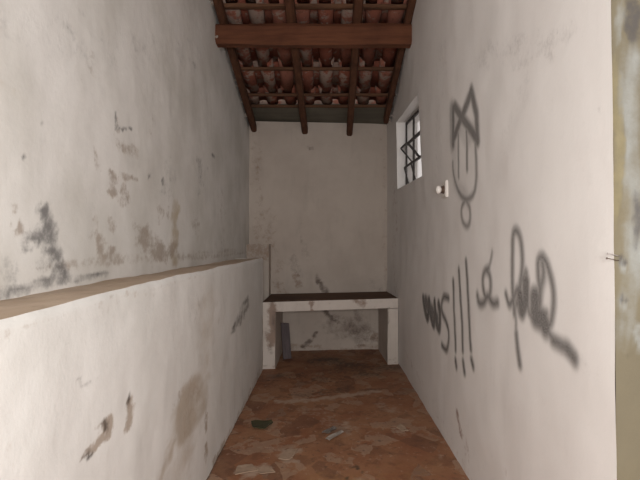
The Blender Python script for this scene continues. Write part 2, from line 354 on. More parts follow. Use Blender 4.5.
M['jamb'] = stained('jamb_old_paint', (.175,.15,.10), (.15,.13,.09), (.075,.07,.07), (.20,.17,.10), (.27,.28,.27), grime=.3, n_amt=.7)

def floor_mat():
    m, nt, b = mat('floor_worn_red')
    v = coords(nt); v2 = coords(nt, (1, .75, 1))
    n1 = noise_n(nt, v2, 2.6, 5, .6); n2 = noise_n(nt, v2, 7, 5, .6); n3 = noise_n(nt, v, 22, 5, .6); n4 = noise_n(nt, v, 70, 3)
    vo = nt.nodes.new('ShaderNodeTexVoronoi'); vo.inputs['Scale'].default_value = 6.5
    wv = nt.nodes.new('ShaderNodeMix'); wv.data_type = 'VECTOR'; wv.inputs[0].default_value = .12
    nn = nt.nodes.new('ShaderNodeTexNoise'); nn.inputs['Scale'].default_value = 5; nt.links.new(v2, nn.inputs['Vector'])
    nt.links.new(v2, wv.inputs[4]); nt.links.new(nn.outputs['Color'], wv.inputs[5]); nt.links.new(wv.outputs[1], vo.inputs['Vector'])
    sc = nt.nodes.new('ShaderNodeSeparateColor'); nt.links.new(vo.outputs['Color'], sc.inputs[0])
    col = mixc(nt, rng(nt, n1, .35, .65), (.26,.108,.054), (.33,.168,.09))
    col = mixc(nt, math_n(nt, 'MULTIPLY', rng(nt, n2, .5, .62), .5), col, (.15,.066,.036))
    fl = math_n(nt, 'MULTIPLY', rng(nt, sc.outputs[0], .62, .70), rng(nt, n2, .42, .52))
    col = mixc(nt, math_n(nt, 'MULTIPLY', fl, .65), col, (.38,.25,.17))
    fd = math_n(nt, 'MULTIPLY', rng(nt, sc.outputs[1], .82, .86), .4)
    col = mixc(nt, fd, col, (.12,.06,.04))
    col = mixc(nt, math_n(nt, 'MULTIPLY', rng(nt, n3, .58, .68), .6), col, (.10,.06,.045))
    n5 = noise_n(nt, v2, 13, 5, .7)
    col = mixc(nt, math_n(nt, 'MULTIPLY', rng(nt, n5, .57, .65), .5), col, (.40,.27,.19))
    a = nt.nodes.new('ShaderNodeAttribute'); a.attribute_name = 'stain'
    sep = nt.nodes.new('ShaderNodeSeparateColor'); nt.links.new(a.outputs['Color'], sep.inputs[0])
    k = math_n(nt, 'MULTIPLY', math_n(nt, 'SUBTRACT', n3, .5), 1.3)
    for ch, cc in ((2, (.34,.17,.075)), (1, (.44,.33,.25)), (0, (.07,.05,.035))):
        w = math_n(nt, 'MULTIPLY', rng(nt, math_n(nt, 'ADD', sep.outputs[ch], math_n(nt, 'MULTIPLY', k, rng(nt, sep.outputs[ch], 0, .2))), .2, .8), .8)
        col = mixc(nt, w, col, cc)
    nt.links.new(col, b.inputs['Base Color']); b.inputs['Roughness'].default_value = .62
    b.inputs['Specular IOR Level'].default_value = .3
    bump(nt, b, math_n(nt, 'ADD', math_n(nt, 'ADD', n3, math_n(nt, 'MULTIPLY', n4, .3)), fl), .35, .01)
    return m
M['floor'] = floor_mat()

def wood(name, c1, c2, axis=0, sc=1.0, rough=.85):
    m, nt, b = mat(name)
    s = [9*sc, 9*sc, 9*sc]; s[axis] = .9*sc
    v = coords(nt, tuple(s)); n1 = noise_n(nt, v, 3, 6, .65); n2 = noise_n(nt, coords(nt), 2.5, 3)
    col = mixc(nt, rng(nt, n1, .3, .7), c1, c2)
    col = mixc(nt, math_n(nt, 'MULTIPLY', rng(nt, n2, .45, .7), .4), col, tuple(x*.55 for x in c1))
    nt.links.new(col, b.inputs['Base Color']); b.inputs['Roughness'].default_value = rough
    b.inputs['Specular IOR Level'].default_value = .2
    bump(nt, b, n1, .5, .006); return m
M['beam'] = wood('beam_wood', (.10,.038,.021), (.15,.058,.030), 0)
M['rafter'] = wood('rafter_wood', (.078,.034,.019), (.12,.052,.029), 1)
M['batten'] = wood('batten_wood', (.10,.05,.03), (.16,.08,.045), 0)
M['plank'] = wood('plank_grey_purple', (.105,.088,.092), (.15,.125,.13), 2)
M['green_board'] = wood('flashing_paint', (.115,.105,.082), (.15,.135,.105), 0, .5, .6)

def tile_mat():
    m, nt, b = mat('clay_tile')
    v = coords(nt); n1 = noise_n(nt, v, 9, 5, .6); n2 = noise_n(nt, v, 28, 4)
    a = nt.nodes.new('ShaderNodeAttribute'); a.attribute_name = 'stain'
    sep = nt.nodes.new('ShaderNodeSeparateColor'); nt.links.new(a.outputs['Color'], sep.inputs[0])
    col = mixc(nt, sep.outputs[0], (.23,.072,.045), (.29,.12,.085))
    col = mixc(nt, math_n(nt, 'MULTIPLY', rng(nt, n1, .52, .66), .22), col, (.28,.20,.16))
    col = mixc(nt, math_n(nt, 'MULTIPLY', rng(nt, math_n(nt, 'ADD', n1, math_n(nt, 'MULTIPLY', sep.outputs[1], .2)), .60, .70), .7), col, (.32,.27,.23))
    col = mixc(nt, math_n(nt, 'MULTIPLY', rng(nt, n2, .55, .7), .6), col, (.09,.04,.028))
    nt.links.new(col, b.inputs['Base Color']); b.inputs['Roughness'].default_value = .9; b.inputs['Specular IOR Level'].default_value = .2
    bump(nt, b, n2, .4, .006); return m
M['tile'] = tile_mat()
def plain(name, c, rough=.6, metal=0., var=.25, scale=30):
    m, nt, b = mat(name); n = noise_n(nt, coords(nt), scale, 4)
    col = mixc(nt, n, tuple(x*(1-var) for x in c), tuple(min(1, x*(1+var)) for x in c))
    nt.links.new(col, b.inputs['Base Color']); b.inputs['Roughness'].default_value = rough; b.inputs['Metallic'].default_value = metal
    bump(nt, b, n, .2, .004); return m
M['iron'] = plain('window_iron_dark', (.045,.038,.035), .6, .3)
M['iron_white'] = plain('window_iron_pale', (.5,.48,.46), .6)
M['porcelain'] = plain('porcelain_white', (.70,.66,.62), .35, 0, .06)
M['bulb'] = plain('frosted_bulb', (.82,.78,.74), .25, 0, .03)
M['mortar'] = plain('mortar_crumb', (.36,.31,.27), .95)
M['scrap_green'] = plain('scrap_dark_green', (.05,.045,.018), .9)
M['scrap_grey'] = plain('scrap_grey', (.15,.125,.11), .9)
M['scrap_pale'] = plain('scrap_pale', (.31,.27,.235), .8)
M['flake'] = plain('plaster_flake', (.36,.255,.18), .9)
M['nail_dark'] = plain('nail_rust', (.12,.08,.06), .6, .4)
M['nail_pale'] = plain('nail_steel', (.42,.38,.36), .45, .5)
def glass():
    m, nt, b = mat('frosted_pane')
    b.inputs['Base Color'].default_value = (1,1,1,1); b.inputs['Roughness'].default_value = .03
    b.inputs['Transmission Weight'].default_value = 1; b.inputs['IOR'].default_value = 1.03
    n = noise_n(nt, coords(nt), 60, 2); bump(nt, b, n, .2, .002)
    return m
M['glass'] = glass()
def spray():
    m, nt, b = mat('spray_paint_grey')
    b.inputs['Base Color'].default_value = (.15,.14,.135,1); b.inputs['Roughness'].default_value = .75
    b.inputs['Specular IOR Level'].default_value = .2
    a = nt.nodes.new('ShaderNodeAttribute'); a.attribute_name = 'paint'
    n = noise_n(nt, coords(nt), 130, 3, .7)
    al = math_n(nt, 'MULTIPLY', a.outputs['Fac'], rng(nt, n, .15, .75, .72, 1.05), True)
    nt.links.new(al, b.inputs['Alpha']); return m
M['spray'] = spray()

# ---------------------------------------------------------------- measurements of the place (metres)
def roof_t(y): return 1.5 + 1.73 + .28*(7.1-y)          # underside line of the tiles
def roof_r(y): return 1.5 + 1.57 + .28*(7.1-y)          # underside of the rafters
def back_y(x): return 7.21 + .09*x
def xr(y): return .905 - .004*(y-1.6) - .04*max(0, y-6.3)                   # right wall plane
Y0 = -1.3; XL = -1.10; XW = -.775; YJ = 1.61
def xz(y, z): return xr(y) - .05*max(0, min(1.5, z-1.9))*max(0, min(1, (7.2-y)/2))*max(0, min(1, (y-1.4)/2))            # the wall leans in a little towards the top
def dz(y, z, s): return .008*nz((y*1.1, z*1.1, s)) + .005*nz((y*4, z*4, s+5)) + .0015*nz((y*14, z*14, s+9))

# floor
bm, lay = newbm()
grid(bm, lin(XL-.25, 1.15, .025), lin(YJ+.2, 7.6, .03), lambda x, y: Vector((x, y, .004*nz((x*3, y*3, 1)))), ST_FLOOR, layer=lay)
grid(bm, lin(XL-.25, 2.6, .05), lin(Y0, YJ+.2, .05), lambda x, y: Vector((x, y, .004*nz((x*3, y*3, 1)))), None, layer=lay)
boxb(bm, XL-.25, 2.6, Y0, 7.6, -.12, -.02)
struct(obj('floor', bm, M['floor']))

# upper left wall, rising behind the low thick wall
bm, lay = newbm()
def fl(y, v):
    z = 1.25 + v*(roof_t(y)+.02-1.25); return Vector((XL + dz(y, z, 3), y, z))
grid(bm, lin(Y0, 1.6, .06), lin(0, 1, .02), fl, None, layer=lay)
us = lin(1.6, 7.3, .024)
grid(bm, us, lin(0, 1, .0065), fl, ST_LEFT, lambda y, v: (y, 1.25+v*(roof_t(y)+.02-1.25)), layer=lay)
hexa(bm, [(XL-.25,Y0,0),(XL-.02,Y0,0),(XL-.02,7.3,0),(XL-.25,7.3,0),(XL-.25,Y0,roof_t(Y0)),(XL-.02,Y0,roof_t(Y0)),(XL-.02,7.3,roof_t(7.3)),(XL-.25,7.3,roof_t(7.3))])
struct(obj('wall_left', bm, M['plaster']))

# low thick wall in front of it, with its ledge
bm, lay = newbm()
YE = 6.07
def topz(y): return 1.335 - .016*max(0, min(1, (2.2-y)/1.0)) + .006*nz((y*1.7, 0, 4)) + .003*nz((y*7, 0, 4))
def fw(y, v):
    z = v*topz(y); return Vector((XW + dz(y, z, 8) - .012*max(0, v-.985)/.015, y, z))
grid(bm, lin(Y0, 1.1, .06), lin(0, 1, .03), fw, None, layer=lay)
grid(bm, lin(1.1, YE, .024), lin(0, 1, .0115), fw, ST_LOW, lambda y, v: (y, v*1.335), layer=lay)
def ft(y, u):
    x = XW-.012+dz(y, topz(y), 8) + u*(XL-.03-XW); z = topz(y) - .02*u + .006*nz((x*9, y*5, 2))*min(1, u*6)
    return Vector((x, y, z))
grid(bm, lin(Y0, YE, .03), lin(0, 1, .1), ft, None, mat=1, layer=lay)
grid(bm, lin(XL-.02, XW, .03), lin(0, 1, .05), lambda x, v: Vector((x, YE + .01*nz((x*3, v*3, 0)) , v*(topz(YE)-.01)))
     if XW-x > 1e-6 else Vector(fw(YE, v)), None, layer=lay)
struct(obj('wall_left_lower', bm, [M['plaster_low'], M['ledge']]))

# short pier at the end of the low wall, against the back wall
bm, lay = newbm()
px0, px1, py0, pz = XL-.02, -.80, 6.9, 1.497
grid(bm, lin(py0, 7.2, .05), lin(0, pz, .05), lambda y, z: Vector((px1 + .6*dz(y, z, 12), y, z)), [(1,.4,[(7.1,.85),(7.05,1.4)],.12,.2)], layer=lay)
grid(bm, lin(px0, px1, .04), lin(0, pz, .04), lambda x, z: Vector((x, py0, z)) if px1-x > 1e-6 else Vector((px1+.6*dz(py0, z, 12), py0, z)), [(1,.7,[(-1.1,1.42),(-.8,1.42)],.1,.1)], layer=lay)
grid(bm, lin(px0, px1, .05), lin(py0, 7.2, .05), lambda x, y: Vector((x, y, pz)) if px1-x > 1e-6 else Vector((px1+.6*dz(y, pz, 12), y, pz)), None, mat=1, layer=lay)
struct(obj('wall_left_pier', bm, [M['plaster_back'], M['ledge']]))

# back wall
bm, lay = newbm()
TB = 3.215
def fb(x, z): return Vector((x, back_y(x) - dz(x, z, 21), z))
grid(bm, lin(XL-.02, .90, .02), lin(0, TB, .02), fb, ST_BACK, layer=lay)
hexa(bm, [(XL-.25,back_y(XL)+.02,0),(1.15,back_y(1.15)+.02,0),(1.15,7.6,0),(XL-.25,7.6,0),(XL-.25,back_y(XL)+.02,TB),(1.15,back_y(1.15)+.02,TB),(1.15,7.6,TB),(XL-.25,7.6,TB)])
struct(obj('wall_back', bm, M['plaster_back']))

# right wall with the window opening
bm, lay = newbm()
WY0, WY1 = 4.76, 6.42
def zs(y): return 1.5 + .635 + .055*(y-WY0)/(WY1-WY0)
def zh(y): return 1.5 + 1.40 + .13*(y-WY0)/(WY1-WY0)
def zof(y, v):
    if v < 1: return v*zs(y)
    if v < 2: return zs(y) + (v-1)*(zh(y)-zs(y))
    return zh(y) + (v-2)*(roof_t(y)+.02-zh(y))
def fr(y, v):
    z = zof(y, v); w = .5 if y < 2.5 else 1.0
    return Vector((xz(y, z) - w*dz(y, z, 33), y + .02*(z-1.3)*max(0, 1-(y-YJ)/.8), z))
vs = lin(0, 1, .02)[:-1] + lin(1, 2, .04)[:-1] + lin(2, 3, .03)
us = lin(YJ, WY0, .04)[:-1] + lin(WY0, WY1, .04)[:-1] + lin(WY1, 7.4, .04)
grid(bm, us, vs, fr, ST_RIGHT, lambda y, v: (y, zof(y, v)), keep=lambda y, v: not (WY0 < y < WY1 and 1 < v < 2), layer=lay)
RX = 1.13      # outer face
def rev(a, b, n=12):      # reveal strip from a to b (y, v)
    P = [fr(a[0]+(b[0]-a[0])*i/n, a[1]+(b[1]-a[1])*i/n) for i in range(n+1)]
    for p, q in zip(P[:-1], P[1:]):
        f = bm.faces.new([bm.verts.new(c) for c in (p, q, Vector((RX, q.y, q.z)), Vector((RX, p.y, p.z)))]); 
        for lp in f.loops: lp[lay] = (0,0,0,1)
e = 1e-5
rev((WY0, 1), (WY1, 1)); rev((WY1, 1), (WY1, 2-e)); rev((WY1, 2), (WY0, 2)); rev((WY0, 2-e), (WY0, 1))
grid(bm, us, vs, lambda y, v: Vector((RX, y, zof(y, v))), None, keep=lambda y, v: not (WY0 < y < WY1 and 1 < v < 2), layer=lay)
struct(obj('wall_right', bm, M['plaster_right']))

# end face of the right wall and its return: old stained paint, set back behind the plaster edge
bm, lay = newbm()
grid(bm, lin(.911, 1.35, .006), lin(0, 3.6, .02), lambda x, z: Vector((x - .005*max(0, min(1.5, z-1.9)), YJ+.012 + .02*(z-1.3) - .003*nz((x*12, z*12, 3)) - .006*nz((x*3, z*2, 7)), z)), ST_JAMB, layer=lay)
grid(bm, lin(1.35, 2.6, .08), lin(0, 3.6, .1), lambda x, z: Vector((x - .005*max(0, min(1.5, z-1.9)), YJ+.012 + .02*(z-1.3), z)), None, layer=lay)
grid(bm, lin(.911, 2.6, .08), lin(3.6, roof_t(YJ)+.02, .1), lambda x, z: Vector((x - .005*max(0, min(1.5, z-1.9)), YJ+.012 + .02*(z-1.3), z)), None, layer=lay)
boxb(bm, .925, 2.6, YJ+.09, YJ+.2, 0, roof_t(YJ+.16))
struct(obj('wall_front_right', bm, M['jamb']))

# ---------------------------------------------------------------- roof
def arc_tile(bm, lay, xc, y0, y1, w0, w1, up, lift0, lift1, seed):
    """half-round clay tile; up=False: channel (belly down), True: cap"""
    r = random.Random(seed); col = (r.random(), r.random(), r.random(), 1); n = 8; th = .012
    jx = r.uniform(-.008, .008); jr = r.uniform(-.012, .012)
    rings = []
    for (y, w, lf, sx) in ((y0, w0, lift0, -1), (y1, w1, lift1, 1)):
        for t in (0, th):
            ring = []
            for i in range(n+1):
                a = PI*(.06+.88*i/n); rx = w/2 - t; rz = w/2*.72 - t
                x = xc + jx + sx*jr - rx*math.cos(a)
                z = rz*math.sin(a)
                z = z if up else (w0/2*.72 - z)
                ring.append(bm.verts.new((x, y, roof_t(y) + lf + z)))
            rings.append(ring)
    A, B, D, E = rings
    def q(a, b, c, d):
        f = bm.faces.new((a, b, c, d)); f.smooth = True
        for lp in f.loops: lp[lay] = col
    for i in range(n):
        q(A[i], A[i+1], D[i+1], D[i]); q(B[i+1], B[i], E[i], E[i+1]); q(A[i+1], A[i], B[i], B[i+1]); q(D[i], D[i+1], E[i+1], E[i])
    q(A[0], B[0], E[0], D[0]); q(B[n], A[n], D[n], E[n])
bm, lay = newbm()
rows = [6.72, 6.46, 5.93, 5.42, 4.96, 4.5, 4.04, 3.58, 3.12, 2.66, 2.2, 1.74, 1.28, .82, .36, -.10, -.56, -1.02]
sd = 0
for j in range(len(rows)-1):
    ylo, yhi = rows[j], rows[j+1]
    xmax = 1.2 if ylo > 2.0 else 2.7
    k = 0; x = XL - .10
    while x < xmax:
        sd += 1; jy = random.Random(sd*3).uniform(-.02, .02)
        arc_tile(bm, lay, x, ylo+jy+.03, yhi+jy-.07, .150, .185, False, .0, .018, sd)
        arc_tile(bm, lay, x+.118, ylo+jy+.04, yhi+jy-.06, .185, .150, True, .035, .055, sd+5000)
        x += .236
x = XL-.02
while x < .92:      # added blocks closing the low tile mouths so no sky shows through
    x2 = min(.92, x+random.uniform(.08, .16)); yy = 6.80+random.uniform(-.012, .012)
    hexa(bm, [(x,yy,roof_t(yy)-.0),(x2,yy,roof_t(yy)-.0),(x2,yy+.06,roof_t(yy)-.0),(x,yy+.06,roof_t(yy)-.0),(x,yy,roof_t(yy)+.14),(x2,yy,roof_t(yy)+.14),(x2,yy+.06,roof_t(yy)+.14),(x,yy+.06,roof_t(yy)+.14)]); x = x2
struct(obj('ceiling', bm, M['tile']))

# flashing strip at the low end of the roof, over the back wall
bm = bmesh.new()
hexa(bm, [(XL-.02,6.74,roof_t(6.74)-.004),(.92,6.74,roof_t(6.74)-.004),(.92,7.34,roof_t(7.34)+.035),(XL-.02,7.34,roof_t(7.34)+.035),
          (XL-.02,6.74,roof_t(6.74)+.02),(.92,6.74,roof_t(6.74)+.02),(.92,7.34,roof_t(7.34)+.06),(XL-.02,7.34,roof_t(7.34)+.06)])
struct(obj('trim_1', bm, M['green_board']))

def timber(bm, p0, p1, w, h, seg=14, wob=.006, seed=0, taper=1.0):
    """a hand-hewn bar from p0 to p1 (centre line), w across, h high, with eased corners"""
    p0, p1 = Vector(p0), Vector(p1); d = (p1-p0).normalized()
    side = d.cross(Vector((0,0,1))).normalized(); up = side.cross(d).normalized()
    c = .18; prof = [(-.5,-.5+c),(-.5+c,-.5),(.5-c,-.5),(.5,-.5+c),(.5,.5-c),(.5-c,.5),(-.5+c,.5),(-.5,.5-c)]
    prev = None; first = None
    for i in range(seg+1):
        t = i/seg; q = p0.lerp(p1, t); s = 1+(taper-1)*t
        ring = []
        for k, (a, b) in enumerate(prof):
            o = wob*nz((t*5+seed, k*.7, seed))
            ring.append(bm.verts.new(q + side*(a*w*s+o) + up*(b*h*s+wob*nz((t*4+seed+9, k*.9, 3)))))
        if prev:
            for k in range(8): bm.faces.new((prev[k], prev[(k+1)%8], ring[(k+1)%8], ring[k]))
        else: first = ring
        prev = ring
    bm.faces.new(first[::-1]); bm.faces.new(prev)
# rafters running down towards the back wall
for i, (x0, x1, w, lab) in enumerate(((-1.035,-1.035,.075,'dark wooden rafter running along the top of the left wall'),
                         (-.40,-.325,.085,'dark wooden rafter left of the middle, its low end above the back wall'),
                         (.27,.305,.085,'dark wooden rafter right of the middle, its low end above the back wall'),
                         (.785,.785,.07,'dark wooden rafter running along the top of the right wall beside the window'))):
    bm = bmesh.new(); ya, yb = -.6, (back_y(x1)+.03 if i < 3 else 6.9)
    n = Vector((0,-.28,1)).normalized(); xa = x1 + (x0-x1)*(7.1-ya)/2.3 if i in (1,) else x1+(x0-x1)*(7.1-ya)/3
    xa = max(-1.035, min(.785, xa)) if i in (0, 3) else x1 + (x0-x1)*1.6
    timber(bm, (xa, ya, roof_r(ya)+.055), (x1, yb, roof_r(yb)+.055), w, .11, 30, .01, i*7)
    tag(obj('rafter', bm, M['rafter']), lab, 'rafter', 'rafters under the tiled roof')
# big cross beam
bm = bmesh.new(); timber(bm, (XL-.08, 5.025, 3.553), (.97, 5.05, 3.555), .15, .202, 22, .012, 50)
tag(obj('roof_beam', bm, M['beam']), 'thick reddish-brown wooden cross beam spanning from wall to wall under the rafters', 'beam')
# battens
lab = {0:'thin wooden batten under the last tile row beside the grey-green strip', 1:'thin wooden batten, second from the back wall, under tiles', 2:'thin wooden batten, third from the back wall, midway to the thick beam',
       3:'thin wooden batten just behind the thick cross beam', 4:'pale wooden batten at the very top of the view, above the thick beam'}
for j, y in enumerate(rows[:13]):
    bm = bmesh.new(); w = .075 if j == 4 else .05
    timber(bm, (XL+.005, y, roof_t(y)-.02), (.87, y+.01, roof_t(y)-.018), w, .034, 24, .006, j*3+1)
    tag(obj('roof_batten', bm, M['batten']), lab.get(j, 'thin wooden batten overhead, nearer than the pale one at the top of the view'), 'batten', 'battens under the roof tiles')

# crumbs of mortar packed between roof and wall tops
bm = bmesh.new()
for i in range(70):
    y = random.uniform(3.2, 7.0); left = random.random() < .8
    z = roof_t(y) - random.uniform(.0, .13); x = (XL+.012 if left else xz(y, z)-.01)
    if abs(y-5.03) < .14: z = random.uniform(3.50, 3.66)
    r = random.uniform(.006, .02)
    mt = Matrix.Translation((x, y, z)) @ Matrix.Rotation(random.random()*6, 4, 'Z') @ Matrix.Diagonal((r*.6, r*2.2, r, 1))
    vs_ = bmesh.ops.create_icosphere(bm, subdivisions=2, radius=1, matrix=mt)['verts']
    for v in vs_: v.co += Vector((nz(v.co*40+Vector((1,0,0))), nz(v.co*40), nz(v.co*40+Vector((0,5,0)))))*.006
struct(obj('trim_2', bm, M['mortar']))

# ---------------------------------------------------------------- window
WX = .985
wr = empty('window_1', (WX, WY0, 2.16)); struct(wr)
O = Vector((WX, WY0, 2.16))
def bar(bm, a, b, w=.022, d=.022):
    a = Vector(a)-O; b = Vector(b)-O; dr = (b-a).normalized()
    s = dr.cross(Vector((1,0,0))); s = s.normalized() if s.length > .01 else Vector((0,1,0)); t = dr.cross(s).normalized()
    P = [a-s*w/2-t*d/2, a+s*w/2-t*d/2, a+s*w/2+t*d/2, a-s*w/2+t*d/2]
    hexa(bm, P+[p+(b-a) for p in P])
ys = [WY0+.015, 5.86, WY1-.015]
def zlo(y): return zs(y)+.02
def zhi(y): return zh(y)-.02
bm = bmesh.new()
bar(bm, (WX, ys[0], zlo(ys[0])), (WX, ys[2], zlo(ys[2])), .03); bar(bm, (WX, ys[0], zhi(ys[0])), (WX, ys[2], zhi(ys[2])), .03)
for y in ys: bar(bm, (WX, y, zlo(y)-.01), (WX, y, zhi(y)+.01), .028)
for k in (1, 2):
    bar(bm, (WX, ys[0], zlo(ys[0])+k/3*(zhi(ys[0])-zlo(ys[0]))), (WX, ys[2], zlo(ys[2])+k/3*(zhi(ys[2])-zlo(ys[2]))), .018)
obj('window_frame', bm, M['iron'], wr)
tilt = {(1,1):.7,(0,1):.7,(1,0):.25}
for i in range(2):
    for k in range(3):
        ya, yb = ys[i]+.02, ys[i+1]-.02; t = tilt.get((i,k), 0)
        h = (zhi(ya)-zlo(ya))/3-.03
        def P(y, v):      # v -0.5..0.5 about the pivot
            z0 = zlo(y)+(k+.5)/3*(zhi(y)-zlo(y)); return (WX+.001 - v*h*math.sin(t), y, z0+v*h*math.cos(t))
        if t > 0:
            bm = bmesh.new()
            for v in (-.5, .5): bar(bm, P(ya, v), P(yb, v), .02, .016)
            for y in (ya, yb): bar(bm, P(y, -.5), P(y, .5), .02, .016)
            sash = obj('window_sash', bm, M['iron'], wr)
        else: sash = None
        bm = bmesh.new()
        q = [Vector(P(ya,-.48))-O, Vector(P(yb,-.48))-O, Vector(P(yb,.48))-O, Vector(P(ya,.48))-O]
        nrm = (q[1]-q[0]).cross(q[3]-q[0]).normalized()*.002
        hexa(bm, [c-nrm for c in q]+[c+nrm for c in q])
        obj('window_pane', bm, M['glass'], sash or wr)

# ---------------------------------------------------------------- bench at the far end
def bench():
    bx0, bx1 = -.790, .876
    def fy(x): return 6.22 + .15*x
    def tz(x): return .812 + .013*x
    r = empty('masonry_bench', (.03, 6.7, 0)); O = Vector((.03, 6.7, 0))
    tag(r, 'whitewashed masonry bench with a dark top slab against the back wall', 'bench')
    def gp(bm, lay, us, vs, fn, st=None, mi=0, suv=None):
        def g(a, b):
            x, y, z = fn(a, b); t = max(0, (y-6.34)/.94)
            return Vector((x - .038*t*max(0, (x-.5)/.376), y, z))-O
        grid(bm, us, vs, g, st, suv, layer=lay, mat=mi)
    bm, lay = newbm(); th = .118
    e_ = lambda x, z: .006*nz((x*5, z*5, 40))+.002*nz((x*20, z*20, 4))
    gp(bm, lay, lin(bx0, bx1, .02), lin(-th, 0, .015), lambda x, v: (x, fy(x)-e_(x, v)-.004*math.sin(max(0, (v+.02)/.02)*PI/2)*-1, tz(x)+v), ST_BENCH, 0, lambda x, v: (x, tz(x)+v))
    gp(bm, lay, lin(bx0, bx1, .03), lin(0, 1, .04), lambda x, t: (x, (fy(x)-e_(x,0)+.004)*(1-t)+(back_y(x)-.015)*t, tz(x)+.004*nz((x*6, t*6, 3))*min(1, t*8, (1-t)*8)), [(1,.5,[(-.5,.1),(.2,.05)],.3,.06)], 1)
    gp(bm, lay, lin(bx0, bx1, .1), lin(0, 1, .2), lambda x, t: (x, fy(x)*(1-t)+(back_y(x)-.015)*t, tz(x)-th))
    for x in (bx0, bx1):
        gp(bm, lay, [0, 1], [0, 1], lambda t, v: (x, (fy(x))*(1-t)+(back_y(x)-.015)*t, tz(x)-th*v))
    obj('bench_slab', bm, [M['bench'], M['bench_top']], r)
    for (a, b, lab_) in ((bx0, -.635, 0), (.742, bx1, 1)):
        bm, lay = newbm(); zt = .812-th+.004
        fx = lambda y, z: (b if lab_ == 0 else a) + .008*nz((y*3, z*3, 60+lab_))
        gp(bm, lay, lin(a, b, .02), lin(0, zt, .02), lambda x, z: (x if abs(x-(b if lab_==0 else a)) > 1e-6 else fx(fy(x), z), fy(x)+.008-e_(x, z+3), z), ST_BENCH)
        for sx in (a, b):
            inner = (sx == b) == (lab_ == 0)
            gp(bm, lay, lin(0, 1, .05), lin(0, zt, .03), lambda t, z: (fx(fy(sx), z) if inner and t == 0 else (fx(fy(sx)*(1-t)+7.2*t, z) if inner else sx), (fy(sx)+.008-e_(sx, z+3))*(1-t)+(back_y(sx)-.015)*t, z))
        gp(bm, lay, [a, b], [0, 1], lambda x, t: (x, fy(x)*(1-t)+(back_y(x)-.015)*t, zt))
        obj('bench_leg', bm, M['bench'], r)
bench()
# plank leaning inside the bench
bm = bmesh.new()
hexa(bm, [(-.575,6.60,.006),(-.475,6.66,.006),(-.487,6.68,.006),(-.587,6.62,.006),(-.612,6.66,.47),(-.512,6.72,.455),(-.524,6.74,.455),(-.622,6.68,.47)])
bmesh.ops.bevel(bm, geom=bm.edges[:], offset=.003, segments=2, affect='EDGES')
tag(obj('wooden_plank', bm, M['plank']), 'short grey-purple plank standing on the floor inside the left end of the bench', 'plank')

# ---------------------------------------------------------------- lamp holder on the right wall
yl, zl = 3.86, 1.915; xl_ = xr(yl)
r = empty('wall_lamp_holder', (xl_, yl, zl)); tag(r, 'small white lamp holder with a pale bulb on the right wall', 'lamp holder')
bm = bmesh.new(); boxb(bm, -.020, .012, -.062, .062, -.065, .062); bmesh.ops.bevel(bm, geom=bm.edges[:], offset=.006, segments=3, affect='EDGES')
obj('base_plate', bm, M['porcelain'], r)
def lathe(bm, prof, n=24):      # profile (distance from wall, radius), axis -x
    rings = [[bm.verts.new((-d, rr*math.cos(2*PI*i/n), rr*math.sin(2*PI*i/n)-.004)) for i in range(n)] for d, rr in prof]
    for a, b in zip(rings[:-1], rings[1:]):
        for i in range(n): bm.faces.new((a[i], a[(i+1)%n], b[(i+1)%n], b[i]))
    bm.faces.new(rings[0]); bm.faces.new(rings[-1])
bm = bmesh.new(); lathe(bm, [(.018,.030),(.022,.032),(.026,.032),(.029,.024),(.036,.024),(.037,.026),(.040,.026)])
obj('socket_collar', bm, M['nail_dark'], r, True)
bm = bmesh.new(); lathe(bm, [(.039,.016),(.044,.022),(.051,.029),(.060,.032),(.069,.030),(.076,.022),(.080,.010),(.081,.002)])
obj('light_bulb', bm, M['bulb'], r, True)

# ---------------------------------------------------------------- bent nails at the wall's near edge
def tube(bm, pts, rad, n=8):
    pts = [Vector(p) for p in pts]; prev = None; first = None
    for i, p in enumerate(pts):
        d = (pts[min(i+1, len(pts)-1)]-pts[max(i-1, 0)]).normalized()
        s = d.cross(Vector((0,0,1))).normalized(); u = s.cross(d)
        rr = rad[i] if isinstance(rad, list) else rad
        ring = [bm.verts.new(p+s*rr*math.cos(2*PI*k/n)+u*rr*math.sin(2*PI*k/n)) for k in range(n)]
        if prev:
            for k in range(n): bm.faces.new((prev[k], prev[(k+1)%n], ring[(k+1)%n], ring[k]))
        else: first = ring
        prev = ring
    bm.faces.new(first[::-1]); bm.faces.new(prev)
for nm, z, dx, mt, lb in (('upper', 1.466, .003, 'nail_pale', 'pale bent nail sticking out of the near edge of the right wall, upper one'),
                      ('lower', 1.4515, 0, 'nail_dark', 'dark bent nail sticking out of the near edge of the right wall, lower one')):
    bm = bmesh.new()
    tube(bm, [(.925, YJ+.012, z-.004), (.910, YJ-.006, z-.003), (.895+dx, YJ-.010, z), (.878+dx, YJ-.012, z+.003), (.875+dx, YJ-.012, z+.0035), (.872+dx, YJ-.012, z+.004)], [.0014,.0014,.0013,.0013,.0032,.003])
    tag(obj('nail', bm, M[mt], None, True), lb, 'nail', 'bent nails at the wall edge')

